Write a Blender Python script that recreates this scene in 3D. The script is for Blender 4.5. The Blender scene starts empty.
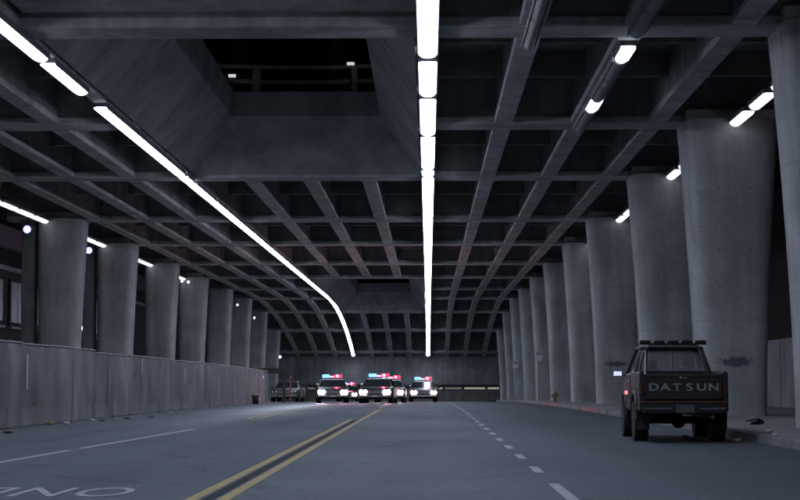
import bpy, math, random
from mathutils import Vector, Matrix
random.seed(7)
R = math.radians
S = bpy.context.scene
COL = S.collection

# ------------------------------------------------------------------ camera
EYE = 1.1
cam_d = bpy.data.cameras.new('camera')
cam = bpy.data.objects.new('camera', cam_d)
COL.objects.link(cam)
cam_d.sensor_width = 36.0
cam_d.lens = 36.0 * 1750.0 / 800.0
cam_d.clip_start = 0.1
cam_d.clip_end = 3000
cam.location = (0, 0, EYE)
cam.rotation_euler = (R(90 + 4.28), 0, R(0.92))
S.camera = cam

# ------------------------------------------------------------------ world: night sky
W = bpy.data.worlds.new('World')
S.world = W
W.use_nodes = True
wn = W.node_tree
sky = wn.nodes.new('ShaderNodeTexSky')
sky.sky_type = 'NISHITA'
sky.sun_disc = False
sky.sun_elevation = R(-4.0)
sky.sun_rotation = R(200)
bg = wn.nodes['Background']
wn.links.new(sky.outputs['Color'], bg.inputs['Color'])
bg.inputs['Strength'].default_value = 0.12
# faint last light of dusk
sun_d = bpy.data.lights.new('sun', 'SUN')
sun_d.energy = 0.02
sun_d.angle = R(20)
sun_d.color = (0.75, 0.8, 1.0)
sun = bpy.data.objects.new('sun', sun_d)
sun.rotation_euler = (R(50), 0, R(-20))
COL.objects.link(sun)

S.view_settings.view_transform = 'Standard'
S.view_settings.look = 'None'
S.view_settings.gamma = 1.0
S.view_settings.exposure = 0.0
S.view_settings.use_curve_mapping = False
S.render.engine = 'CYCLES'
S.cycles.use_denoising = True
S.cycles.adaptive_threshold = 0.025
S.cycles.max_bounces = 6
S.cycles.diffuse_bounces = 4
S.cycles.glossy_bounces = 3
S.cycles.transparent_max_bounces = 12
S.cycles.sample_clamp_indirect = 4.0

LAMP = 26.0            # radiance of the fluorescent diffusers

# ------------------------------------------------------------------ profiles along the road
def zr(d):             # road height: eases over a crest past 45 m
    t = max(0.0, d - 45.0)
    return -0.00006 * t * t
KC, DC = 0.0016, 148.0
def zc(d):             # the deck underside dips sharply past 155 m
    t = max(0.0, d - DC)
    return -KC * t * t
ZB = EYE + 7.2         # underside of ribs
XC = -4.25             # the structure's axis
GIRD = [-14.0, -1.5, 11.0, 23.8, 35.7, 49.2, 62.0, 78.5, 92.5, 108.0, 122.5, 138.0, 153.0, 168.0, 183.0, 198.0]
RIBS = [-14.9, -12.75, -10.62, -8.5, -6.38, -4.25, -2.12, 0.0, 2.12, 4.25, 6.4]
END = 201.0

# ------------------------------------------------------------------ materials
MATS = {}
def mat(name, col=(0.5, 0.5, 0.5), rough=0.6, metal=0.0, spec=0.5, emit=None, estr=0.0, var=0.0, vscale=6.0):
    if name in MATS: return MATS[name]
    m = bpy.data.materials.new(name); m.use_nodes = True
    nt = m.node_tree; b = nt.nodes['Principled BSDF']
    b.inputs['Base Color'].default_value = (*col, 1)
    b.inputs['Roughness'].default_value = rough
    b.inputs['Metallic'].default_value = metal
    b.inputs['Specular IOR Level'].default_value = spec
    if emit:
        b.inputs['Emission Color'].default_value = (*emit, 1)
        b.inputs['Emission Strength'].default_value = estr
    if var > 0:
        tc = nt.nodes.new('ShaderNodeNewGeometry')
        n = nt.nodes.new('ShaderNodeTexNoise'); n.inputs['Scale'].default_value = vscale; n.inputs['Detail'].default_value = 5
        r = nt.nodes.new('ShaderNodeValToRGB')
        r.color_ramp.elements[0].position = 0.3; r.color_ramp.elements[1].position = 0.7
        r.color_ramp.elements[0].color = (*[c * (1 - var) for c in col], 1)
        r.color_ramp.elements[1].color = (*[min(1, c * (1 + var)) for c in col], 1)
        nt.links.new(tc.outputs['Position'], n.inputs['Vector'])
        nt.links.new(n.outputs['Fac'], r.inputs['Fac'])
        nt.links.new(r.outputs['Color'], b.inputs['Base Color'])
    MATS[name] = m
    return m

def concrete(name, col, streak=0.25, boards=True, smear=None):
    m = bpy.data.materials.new(name); m.use_nodes = True
    nt = m.node_tree; L = nt.links; b = nt.nodes['Principled BSDF']
    b.inputs['Roughness'].default_value = 0.88
    b.inputs['Specular IOR Level'].default_value = 0.25
    g = nt.nodes.new('ShaderNodeNewGeometry')
    def noise(scale, vec, detail=5, rough=0.6):
        mp = nt.nodes.new('ShaderNodeMapping'); mp.inputs['Scale'].default_value = vec
        n = nt.nodes.new('ShaderNodeTexNoise'); n.inputs['Scale'].default_value = scale
        n.inputs['Detail'].default_value = detail; n.inputs['Roughness'].default_value = rough
        L.new(g.outputs['Position'], mp.inputs['Vector']); L.new(mp.outputs['Vector'], n.inputs['Vector'])
        return n.outputs['Fac']
    def mapr(v, a, c, lo, hi):
        r = nt.nodes.new('ShaderNodeMapRange'); r.inputs[1].default_value = a; r.inputs[2].default_value = c
        r.inputs[3].default_value = lo; r.inputs[4].default_value = hi
        L.new(v, r.inputs[0]); return r.outputs[0]
    def mul(a, c):
        n = nt.nodes.new('ShaderNodeMath'); n.operation = 'MULTIPLY'; L.new(a, n.inputs[0]); L.new(c, n.inputs[1]); return n.outputs[0]
    blot = mapr(noise(0.55, (1, 1, 1)), 0.3, 0.7, 1 - streak, 1 + streak)
    strk = mapr(noise(1.6, (1, 1, 0.09), 6), 0.32, 0.68, 1 - streak, 1 + streak * 0.6)
    fine = mapr(noise(9, (1, 1, 1), 6, 0.7), 0.3, 0.7, 0.88, 1.1)
    v = mul(mul(blot, strk), fine)
    mix = nt.nodes.new('ShaderNodeMix'); mix.data_type = 'RGBA'; mix.blend_type = 'MULTIPLY'
    mix.inputs[0].default_value = 1.0
    mix.inputs[6].default_value = (*col, 1)
    comb = nt.nodes.new('ShaderNodeCombineColor')
    for i in range(3): L.new(v, comb.inputs[i])
    L.new(comb.outputs[0], mix.inputs[7])
    out = mix.outputs[2]
    if smear:
        # sprayed scrawl, an elongated patch with a broken edge
        mp = nt.nodes.new('ShaderNodeMapping')
        cx, cz, sx, sz = smear
        mp.vector_type = 'POINT'
        mp.inputs['Location'].default_value = (-cx / sx, 0, -cz / sz)
        mp.inputs['Scale'].default_value = (1 / sx, 0.0, 1 / sz)
        L.new(g.outputs['Position'], mp.inputs['Vector'])
        n2 = nt.nodes.new('ShaderNodeTexNoise'); n2.inputs['Scale'].default_value = 7
        L.new(g.outputs['Position'], n2.inputs['Vector'])
        va = nt.nodes.new('ShaderNodeVectorMath'); va.operation = 'MULTIPLY_ADD'
        L.new(n2.outputs['Color'], va.inputs[0]); va.inputs[1].default_value = (1.3, 0, 1.3); L.new(mp.outputs['Vector'], va.inputs[2])
        sub = nt.nodes.new('ShaderNodeVectorMath'); sub.operation = 'SUBTRACT'
        L.new(va.outputs[0], sub.inputs[0]); sub.inputs[1].default_value = (0.65, 0, 0.65)
        ln = nt.nodes.new('ShaderNodeVectorMath'); ln.operation = 'LENGTH'; L.new(sub.outputs[0], ln.inputs[0])
        f = mapr(ln.outputs['Value'], 0.6, 1.0, 0.85, 0.0)
        mx = nt.nodes.new('ShaderNodeMix'); mx.data_type = 'RGBA'
        L.new(f, mx.inputs[0]); L.new(out, mx.inputs[6]); mx.inputs[7].default_value = (0.07, 0.085, 0.12, 1)
        out = mx.outputs[2]
    L.new(out, b.inputs['Base Color'])
    bp = nt.nodes.new('ShaderNodeBump'); bp.inputs['Strength'].default_value = 0.35; bp.inputs['Distance'].default_value = 0.03
    h = noise(5, (1, 1, 1), 6)
    if boards:
        wv = nt.nodes.new('ShaderNodeTexWave'); wv.bands_direction = 'Z'; wv.inputs['Scale'].default_value = 0.55
        wv.inputs['Distortion'].default_value = 0.6
        L.new(g.outputs['Position'], wv.inputs['Vector'])
        w2 = mapr(wv.outputs['Fac'], 0.0, 0.12, 0.0, 1.0)
        ad = nt.nodes.new('ShaderNodeMath'); ad.operation = 'MULTIPLY_ADD'; ad.inputs[1].default_value = 0.25
        L.new(w2, ad.inputs[0]); L.new(h, ad.inputs[2]); h = ad.outputs[0]
    L.new(h, bp.inputs['Height']); L.new(bp.outputs['Normal'], b.inputs['Normal'])
    MATS[name] = m
    return m

def asphalt():
    m = bpy.data.materials.new('asphalt'); m.use_nodes = True
    nt = m.node_tree; L = nt.links; b = nt.nodes['Principled BSDF']
    g = nt.nodes.new('ShaderNodeNewGeometry')
    def noise(scale, vec, detail=5):
        mp = nt.nodes.new('ShaderNodeMapping'); mp.inputs['Scale'].default_value = vec
        n = nt.nodes.new('ShaderNodeTexNoise'); n.inputs['Scale'].default_value = scale; n.inputs['Detail'].default_value = detail
        L.new(g.outputs['Position'], mp.inputs['Vector']); L.new(mp.outputs['Vector'], n.inputs['Vector']); return n.outputs['Fac']
    def mapr(v, a, c, lo, hi):
        r = nt.nodes.new('ShaderNodeMapRange'); r.inputs[1].default_value = a; r.inputs[2].default_value = c
        r.inputs[3].default_value = lo; r.inputs[4].default_value = hi; L.new(v, r.inputs[0]); return r.outputs[0]
    def mul(a, c):
        n = nt.nodes.new('ShaderNodeMath'); n.operation = 'MULTIPLY'; L.new(a, n.inputs[0]); L.new(c, n.inputs[1]); return n.outputs[0]
    tracks = mapr(noise(0.55, (1, 0.03, 1), 3), 0.3, 0.7, 0.86, 1.12)     # wear along the wheel tracks
    patch = mapr(noise(0.22, (1, 0.35, 1), 6), 0.35, 0.7, 0.88, 1.1)
    grain = mapr(noise(13, (1, 1, 1), 6), 0.28, 0.72, 0.62, 1.35)
    oil = mapr(noise(0.9, (1, 0.5, 1), 6), 0.62, 0.7, 1.0, 0.72)
    vo = nt.nodes.new('ShaderNodeTexVoronoi'); vo.feature = 'DISTANCE_TO_EDGE'; vo.inputs['Scale'].default_value = 0.16
    nd = nt.nodes.new('ShaderNodeTexNoise'); nd.inputs['Scale'].default_value = 0.8; nd.inputs['Detail'].default_value = 6
    L.new(g.outputs['Position'], nd.inputs['Vector'])
    wa = nt.nodes.new('ShaderNodeVectorMath'); wa.operation = 'MULTIPLY_ADD'; wa.inputs[1].default_value = (2.2, 2.2, 0)
    L.new(nd.outputs['Color'], wa.inputs[0]); L.new(g.outputs['Position'], wa.inputs[2]); L.new(wa.outputs[0], vo.inputs['Vector'])
    crack = mapr(vo.outputs['Distance'], 0.002, 0.006, 0.55, 1.0)
    sp = nt.nodes.new('ShaderNodeSeparateXYZ'); L.new(g.outputs['Position'], sp.inputs[0])
    ax_ = nt.nodes.new('ShaderNodeMath'); ax_.operation = 'ADD'; L.new(sp.outputs['X'], ax_.inputs[0]); ax_.inputs[1].default_value = 2.05
    pp = nt.nodes.new('ShaderNodeMath'); pp.operation = 'PINGPONG'; L.new(ax_.outputs[0], pp.inputs[0]); pp.inputs[1].default_value = 1.695
    lane = mapr(pp.outputs[0], 1.15, 1.65, 1.0, 0.84)
    v = mul(mul(mul(mul(tracks, patch), mul(grain, oil)), crack), lane)
    comb = nt.nodes.new('ShaderNodeCombineColor')
    for i in range(3): L.new(v, comb.inputs[i])
    mix = nt.nodes.new('ShaderNodeMix'); mix.data_type = 'RGBA'; mix.blend_type = 'MULTIPLY'; mix.inputs[0].default_value = 1
    mix.inputs[6].default_value = (0.052, 0.068, 0.084, 1); L.new(comb.outputs[0], mix.inputs[7])
    L.new(mix.outputs[2], b.inputs['Base Color'])
    # a damp stretch of the left lanes
    mp = nt.nodes.new('ShaderNodeMapping'); mp.inputs['Location'].default_value = (6.0/2.6, -80/34, 0); mp.inputs['Scale'].default_value = (1/2.6, 1/34, 0)
    L.new(g.outputs['Position'], mp.inputs['Vector'])
    ln = nt.nodes.new('ShaderNodeVectorMath'); ln.operation = 'LENGTH'; L.new(mp.outputs['Vector'], ln.inputs[0])
    damp = mapr(ln.outputs['Value'], 0.1, 1.2, 0.42, 1.0)
    L.new(mul(mapr(noise(0.3, (1, 0.4, 1), 4), 0.35, 0.65, 0.68, 0.8), damp), b.inputs['Roughness'])
    b.inputs['Specular IOR Level'].default_value = 0.3
    bp = nt.nodes.new('ShaderNodeBump'); bp.inputs['Strength'].default_value = 0.22; bp.inputs['Distance'].default_value = 0.01
    L.new(noise(45, (1, 1, 1), 4), bp.inputs['Height']); L.new(bp.outputs['Normal'], b.inputs['Normal'])
    return m

def paint(name, col, wear=0.5):
    m = bpy.data.materials.new(name); m.use_nodes = True
    nt = m.node_tree; L = nt.links; b = nt.nodes['Principled BSDF']
    b.inputs['Roughness'].default_value = 0.6
    g = nt.nodes.new('ShaderNodeNewGeometry')
    n = nt.nodes.new('ShaderNodeTexNoise'); n.inputs['Scale'].default_value = 5; n.inputs['Detail'].default_value = 8
    n.inputs['Roughness'].default_value = 0.7
    L.new(g.outputs['Position'], n.inputs['Vector'])
    r = nt.nodes.new('ShaderNodeMapRange'); r.inputs[1].default_value = 0.38; r.inputs[2].default_value = 0.62
    r.inputs[3].default_value = 1 - wear; r.inputs[4].default_value = 1
    L.new(n.outputs['Fac'], r.inputs[0])
    mx = nt.nodes.new('ShaderNodeMix'); mx.data_type = 'RGBA'
    L.new(r.outputs[0], mx.inputs[0]); mx.inputs[6].default_value = (0.052, 0.068, 0.084, 1); mx.inputs[7].default_value = (*col, 1)
    L.new(mx.outputs[2], b.inputs['Base Color'])
    return m

def screen_mat():
    # dusty woven privacy screen tied to the chain-link: mostly opaque, lets some of what is behind through
    m = bpy.data.materials.new('fence_mesh'); m.use_nodes = True
    nt = m.node_tree; L = nt.links; b = nt.nodes['Principled BSDF']
    b.inputs['Roughness'].default_value = 0.9
    g = nt.nodes.new('ShaderNodeNewGeometry')
    def noise(scale, vec, detail=5):
        mp = nt.nodes.new('ShaderNodeMapping'); mp.inputs['Scale'].default_value = vec
        n = nt.nodes.new('ShaderNodeTexNoise'); n.inputs['Scale'].default_value = scale; n.inputs['Detail'].default_value = detail
        L.new(g.outputs['Position'], mp.inputs['Vector']); L.new(mp.outputs['Vector'], n.inputs['Vector']); return n.outputs['Fac']
    def mapr(v, a, c, lo, hi):
        r = nt.nodes.new('ShaderNodeMapRange'); r.inputs[1].default_value = a; r.inputs[2].default_value = c
        r.inputs[3].default_value = lo; r.inputs[4].default_value = hi; L.new(v, r.inputs[0]); return r.outputs[0]
    r = nt.nodes.new('ShaderNodeValToRGB')
    r.color_ramp.elements[0].color = (0.11, 0.115, 0.125, 1); r.color_ramp.elements[0].position = 0.36
    r.color_ramp.elements[1].color = (0.32, 0.325, 0.345, 1); r.color_ramp.elements[1].position = 0.66
    L.new(noise(1.2, (1, 1, 0.4), 7), r.inputs['Fac'])
    # the woven wire: two diagonal families of pale lines
    sx_ = nt.nodes.new('ShaderNodeSeparateXYZ'); L.new(g.outputs['Position'], sx_.inputs[0])
    def wires(sgn):
        m1 = nt.nodes.new('ShaderNodeMath'); m1.operation = 'MULTIPLY_ADD'; L.new(sx_.outputs['Z'], m1.inputs[0]); m1.inputs[1].default_value = sgn
        L.new(sx_.outputs['Y'], m1.inputs[2])
        m2 = nt.nodes.new('ShaderNodeMath'); m2.operation = 'PINGPONG'; L.new(m1.outputs[0], m2.inputs[0]); m2.inputs[1].default_value = 0.045
        return mapr(m2.outputs[0], 0.0, 0.012, 1.0, 0.0)
    mxw = nt.nodes.new('ShaderNodeMath'); mxw.operation = 'MAXIMUM'; L.new(wires(1.0), mxw.inputs[0]); L.new(wires(-1.0), mxw.inputs[1])
    wm = nt.nodes.new('ShaderNodeMix'); wm.data_type = 'RGBA'; L.new(mxw.outputs[0], wm.inputs[0]); L.new(r.outputs['Color'], wm.inputs[6]); wm.inputs[7].default_value = (0.42, 0.42, 0.44, 1)
    L.new(wm.outputs[2], b.inputs['Base Color'])
    al = mapr(noise(0.9, (1, 0.8, 0.45), 3), 0.3, 0.7, 0.25, 0.82)
    am = nt.nodes.new('ShaderNodeMath'); am.operation = 'MAXIMUM'; L.new(al, am.inputs[0]); L.new(mxw.outputs[0], am.inputs[1])
    L.new(am.outputs[0], b.inputs['Alpha'])
    bp = nt.nodes.new('ShaderNodeBump'); bp.inputs['Strength'].default_value = 0.4; bp.inputs['Distance'].default_value = 0.04
    L.new(noise(3.5, (1, 1, 0.12), 4), bp.inputs['Height']); L.new(bp.outputs['Normal'], b.inputs['Normal'])
    return m

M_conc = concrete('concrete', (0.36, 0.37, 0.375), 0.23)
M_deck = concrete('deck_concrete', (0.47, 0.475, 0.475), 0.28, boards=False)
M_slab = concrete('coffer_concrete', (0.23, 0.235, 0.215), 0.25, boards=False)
M_web = concrete('recess_shade_concrete', (0.29, 0.295, 0.285), 0.28, boards=False)  # recess shade put into the colour: rib and girder webs darker than flanges
M_seam = mat('pour_line', (0.28, 0.285, 0.29), 0.9, var=0.3)
M_hole = mat('plugged_hole', (0.2, 0.2, 0.2), 0.95)
M_pier_b = concrete('concrete_scrawled', (0.36, 0.37, 0.375), 0.23, smear=(8.45, 1.62, 0.5, 0.16))
M_pier_d = concrete('concrete_scrawled_dark', (0.36, 0.37, 0.375), 0.23, smear=(8.3, 1.85, 0.62, 0.13))
M_walk = concrete('pavement_concrete', (0.19, 0.19, 0.2), 0.3, boards=False)
M_wall = concrete('wall_concrete', (0.25, 0.25, 0.26), 0.3)
M_dim = concrete('sooty_concrete', (0.16, 0.15, 0.15), 0.3)
M_road = asphalt()
M_ground = mat('dirt', (0.22, 0.215, 0.21), 0.95, var=0.3, vscale=1.2)
M_white = paint('white_paint', (0.28, 0.295, 0.31), 0.5)
M_yellow = paint('yellow_paint', (0.33, 0.24, 0.035), 0.5)
M_tar = mat('tar_seam', (0.025, 0.026, 0.03), 0.9, spec=0.12)
M_red = paint('red_paint', (0.24, 0.055, 0.055), 0.6)
M_fence = screen_mat()
M_gal = mat('galvanised_steel', (0.2, 0.2, 0.21), 0.6, 0.4, var=0.2)
M_hous = mat('luminaire_housing', (0.12, 0.12, 0.13), 0.6)
M_tube = mat('lit_diffuser', (0.8, 0.8, 0.8), 0.4, emit=(0.72, 0.80, 1.0), estr=LAMP)
M_tube_side = mat('lit_diffuser_side', (0.8, 0.8, 0.8), 0.4, emit=(0.86, 0.88, 1.0), estr=1.7)
M_off = mat('unlit_diffuser', (0.3, 0.31, 0.32), 0.85, spec=0.1)
M_oldhous = mat('grey_housing', (0.3, 0.3, 0.31), 0.8, spec=0.1, var=0.2)
M_black = mat('black_paint', (0.012, 0.012, 0.014), 0.35, var=0.3)
M_rub = mat('rubber', (0.02, 0.02, 0.021), 0.85, var=0.3, vscale=20)
M_glass = mat('dark_glass', (0.02, 0.024, 0.03), 0.08, spec=0.7)
M_chrome = mat('chrome', (0.55, 0.55, 0.57), 0.2, 1.0)
M_steel = mat('dull_steel', (0.22, 0.22, 0.23), 0.45, 0.8, var=0.2)
M_under = mat('chassis_black', (0.012, 0.011, 0.011), 0.9)

# ------------------------------------------------------------------ mesh builder
class MB:
    def __init__(s): s.v = []; s.f = []
    def add(s, vs, fs):
        o = len(s.v); s.v += [tuple(v) for v in vs]; s.f += [tuple(i + o for i in f) for f in fs]; return s
    def box(s, x0, x1, y0, y1, z0, z1):
        return s.add([(x0,y0,z0),(x1,y0,z0),(x1,y1,z0),(x0,y1,z0),(x0,y0,z1),(x1,y0,z1),(x1,y1,z1),(x0,y1,z1)],
                     [(3,2,1,0),(4,5,6,7),(0,1,5,4),(1,2,6,5),(2,3,7,6),(3,0,4,7)])
    def hexa(s, b, t):     # two quads, bottom and top (counter-clockwise seen from above)
        return s.add(list(b) + list(t), [(3,2,1,0),(4,5,6,7),(0,1,5,4),(1,2,6,5),(2,3,7,6),(3,0,4,7)])
    def loft(s, rings, cap=True):
        n = len(rings[0]); vs = [p for r in rings for p in r]; fs = []
        for k in range(len(rings) - 1):
            for i in range(n):
                j = (i + 1) % n
                fs.append((k*n+i, k*n+j, (k+1)*n+j, (k+1)*n+i))
        if cap:
            fs.append(tuple(reversed(range(n)))); fs.append(tuple(range((len(rings)-1)*n, len(rings)*n)))
        return s.add(vs, fs)
    def tube(s, pts, r, n=10, cap=True):
        pts = [Vector(p) for p in pts]; rings = []
        for i, p in enumerate(pts):
            a = pts[max(0, i-1)]; c = pts[min(len(pts)-1, i+1)]
            t = (c - a).normalized()
            up = Vector((0,0,1)) if abs(t.z) < 0.9 else Vector((1,0,0))
            u = t.cross(up).normalized(); w = t.cross(u).normalized()
            rr = r[i] if isinstance(r, (list, tuple)) else r
            rings.append([p + (u*math.cos(q) + w*math.sin(q))*rr for q in [2*math.pi*k/n for k in range(n)]])
        return s.loft([[tuple(v) for v in g] for g in rings], cap)
    def lathe(s, prof, axis='z', at=(0,0,0), n=20):
        rings = []
        for r, h in prof:
            ring = []
            for k in range(n):
                q = 2*math.pi*k/n; c, d = r*math.cos(q), r*math.sin(q)
                if axis == 'z': p = (c, d, h)
                elif axis == 'x': p = (h, c, d)
                else: p = (d, h, c)
                ring.append((p[0]+at[0], p[1]+at[1], p[2]+at[2]))
            rings.append(ring)
        return s.loft(rings)
    def build(s, name, m, parent=None, smooth=False, bevel=0.0, seg=2):
        me = bpy.data.meshes.new(name); me.from_pydata(s.v, [], s.f); me.update()
        o = bpy.data.objects.new(name, me); COL.objects.link(o)
        if m: me.materials.append(m)
        import bmesh
        b = bmesh.new(); b.from_mesh(me); bmesh.ops.recalc_face_normals(b, faces=b.faces); b.to_mesh(me); b.free()
        if parent is not None: o.parent = parent
        if bevel > 0:
            md = o.modifiers.new('bevel', 'BEVEL'); md.width = bevel; md.segments = seg; md.limit_method = 'ANGLE'; md.angle_limit = R(35)
            md.harden_normals = False
        if smooth:
            for p in me.polygons: p.use_smooth = True
            me.set_sharp_from_angle(angle=R(40))
        return o

def tag(o, label, cat, group=None):
    o['label'] = label; o['category'] = cat
    if group: o['group'] = group
    return o
def struct(o): o['kind'] = 'structure'; return o
def empty(name, loc=(0,0,0), rz=0.0):
    o = bpy.data.objects.new(name, None); COL.objects.link(o); o.location = loc; o.rotation_euler = (0,0,rz); o.empty_display_size = 0.3
    return o
def copy_tree(o, parent=None):
    c = o.copy(); COL.objects.link(c); c.parent = parent
    for ch in list(o.children): copy_tree(ch, c)
    return c
def sheet(name, x0, x1, ys, dz, m, parent=None, xs=None):
    xs = xs or [x0, x1]; n = len(xs)
    mb = MB(); mb.v = [(x, y, zr(y) + dz) for y in ys for x in xs]
    mb.f = [(k*n+i, k*n+i+1, (k+1)*n+i+1, (k+1)*n+i) for k in range(len(ys)-1) for i in range(n-1)]
    return mb.build(name, m, parent)
def yr(a, b, st):
    k = max(1, int(round((b - a) / st))); return [a + (b - a) * i / k for i in range(k + 1)]

# ------------------------------------------------------------------ ground, road, pavement
struct(sheet('ground', -400, 400, yr(-120, 40, 20) + yr(45, 230, 5) + [300, 500], -0.012, M_ground))
struct(sheet('road', -9.75, 5.92, yr(-30, 40, 10) + yr(45, 240, 3), 0.0, M_road))
walk = struct(sheet('sidewalk', 6.10, 13.2, yr(10, 45, 5) + yr(48, 202, 3), 0.15, M_walk))
kerb = empty('kerb'); struct(kerb)
y = 18.0; k = 0
while y < 150:
    L_ = 2.4 if y < 110 else 6.0
    red = (61 < y < 67) or (79 < y < 90)
    mb = MB(); a, b = y + 0.008, y + L_ - 0.008; za, zb_ = zr(a), zr(b); j = random.uniform(-0.008, 0.008)
    mb.hexa([(5.90+j,a,za-0.1),(6.10,a,za-0.1),(6.10,b,zb_-0.1),(5.90+j,b,zb_-0.1)], [(5.93+j,a,za+0.154),(6.10,a,za+0.154),(6.10,b,zb_+0.154),(5.93+j,b,zb_+0.154)])
    o = mb.build('kerb_stone', M_red if red else M_walk, kerb, bevel=0.02)
    if red: o['label'] = 'kerb stone painted faded red'
    y += L_; k += 1

# road markings: thin sheets 4 mm above the road
def strip(name, pts, w, m, dz=0.004, parent=None):
    mb = MB(); n = len(pts)
    for i, (x, y) in enumerate(pts):
        a = pts[max(0, i-1)]; c = pts[min(n-1, i+1)]
        t = Vector((c[0]-a[0], c[1]-a[1])).normalized(); nx, ny = -t.y*w/2, t.x*w/2
        mb.v += [(x+nx, y+ny, zr(y+ny)+dz), (x-nx, y-ny, zr(y-ny)+dz)]
    mb.f = [(2*i+1, 2*i+3, 2*i+2, 2*i) for i in range(n-1)]
    return mb.build(name, m, parent)
dash = empty('lane_line', (0,0,0)); tag(dash, 'broken white lane line right of the double yellow line', 'road marking')
EDGES = [(12.6, 18.9)]
y = 21.2
while y < 128:
    EDGES.append((y, y + 1.45)); y += 3.72
for a, b in EDGES:
    strip('dash', [(1.34 + 0.0*a, v) for v in yr(a, b, 1.5)], 0.115, M_white, parent=dash)
yl = empty('double_yellow_line'); tag(yl, 'double yellow centre line running from foreground to police cars', 'road marking')
for dx in (-0.15, 0.15):
    strip('yellow_stripe', [(-2.05+dx, v) for v in yr(5, 50 if dx < 0 else 70, 3)], 0.115, M_yellow, parent=yl)
strip('tar_seam', [(-2.05, v) for v in yr(5, 50, 3)], 0.11, M_tar, parent=yl)
strip('yellow_stripe', [(-2.1, v) for v in yr(75, 118, 3)], 0.115, M_yellow, parent=yl)
pk = empty('turn_pocket_line'); tag(pk, 'curved yellow turn pocket line near the far end of the fence', 'road marking')
pts = [(-4.75, 50.6), (-5.1, 50.9), (-5.32, 52.0)] + [(-5.36 - 0.002*(v-54), v) for v in yr(54, 98, 4)]
strip('yellow_stripe', pts, 0.13, M_yellow, parent=pk)
strip('yellow_stripe', [(x+0.3, v) for x, v in pts[2:]], 0.13, M_yellow, parent=pk)
el = empty('edge_line'); tag(el, 'solid white edge line on the left lane beside the fence', 'road marking')
strip('white_stripe', [(-5.98 + (v-17)*0.027, v) for v in yr(10, 27.8, 3)], 0.12, M_white, parent=el)
strip('white_stripe', [(-5.98 + (v-17)*0.027, v) for v in yr(28.6, 40, 3)], 0.12, M_white, parent=el)
# worn cross joint and crack lines
strip('tar_joint', [(-9.6, 31.6), (-5, 31.75), (-1, 31.7), (3, 31.85), (5.7, 31.8)], 0.05, M_tar, 0.003)
tag(bpy.data.objects['tar_joint'], 'thin dark tar joint running across the road', 'road marking')

def text_mesh(name, s, m, size=1.0, extrude=0.0, offset=0.0, sx=1.0, sy=1.0, spacing=1.0):
    c = bpy.data.curves.new(name, 'FONT'); c.body = s; c.size = size; c.extrude = extrude; c.offset = offset
    c.align_x = 'CENTER'; c.align_y = 'CENTER'; c.space_character = spacing
    t = bpy.data.objects.new(name + '_tmp', c); COL.objects.link(t)
    bpy.context.view_layer.update()
    me = bpy.data.meshes.new_from_object(t.evaluated_get(bpy.context.evaluated_depsgraph_get()))
    bpy.data.objects.remove(t); me.name = name
    for v in me.vertices: v.co.x *= sx; v.co.y *= sy
    me.materials.clear(); me.materials.append(m)
    o = bpy.data.objects.new(name, me); COL.objects.link(o)
    return o
only = text_mesh('lane_lettering', 'ONLY', M_white, 1.0, 0, 0.0, 0.72, 2.0, 1.1)
only.location = (-2.9 - max(v.co.x for v in only.data.vertices), 17.5, 0.005); only.rotation_euler = (0, 0, math.pi)
tag(only, 'white ONLY lettering on the road read by oncoming traffic', 'road marking')

# ------------------------------------------------------------------ overpass deck
deck = empty('overpass_deck', (XC, 36.5, 0)); deck.location = (0, 0, 0)
tag(deck, 'coffered concrete underside of the overpass with ribs, girders and two skylight openings', 'overpass')
DH = 1.25              # depth of ribs
XL, XR = -18.9, 10.4
SKY = [(35.7, 62.0), (122.5, 168.0)]
def path_box(mb, x0, x1, ys, z0, z1, taper=0.0):
    rings = []
    for y in ys:
        d = zc(y); rings.append([(x0,y,ZB+z0+d),(x1,y,ZB+z0+d),(x1+taper,y,ZB+z1+d),(x0-taper,y,ZB+z1+d)])
    mb.loft(rings)
def seg_ys(a, b):
    return [a, b] if b <= 150 else yr(a, b, 3)
def in_sky(a, b):
    return any(s0 - 0.1 <= a and b <= s1 + 0.1 for s0, s1 in SKY)
bays = list(zip(GIRD[:-1], GIRD[1:]))
for x in RIBS:
    cut = -8.4 < x < -0.1
    runs = [(GIRD[0], 35.7), (62.0, 122.5), (168.0, END)] if cut else [(GIRD[0], END)]
    for a, b in runs:
        if cut and a == GIRD[0]: b = 23.8
        wd = 0.26 if x not in (-8.5, 0.0) else 0.19
        mb = MB(); ys = [v for v in [a] + [g for g in GIRD if a < g < min(b, 150)] + (yr(max(a, 150), b, 3) if b > 150 else [b])]
        ys = sorted(set(ys))
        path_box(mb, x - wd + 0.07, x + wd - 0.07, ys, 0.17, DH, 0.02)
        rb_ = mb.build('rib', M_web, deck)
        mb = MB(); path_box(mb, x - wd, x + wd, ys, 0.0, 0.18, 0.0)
        mb.build('rib_flange', M_deck, rb_, bevel=0.02, seg=1)
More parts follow.
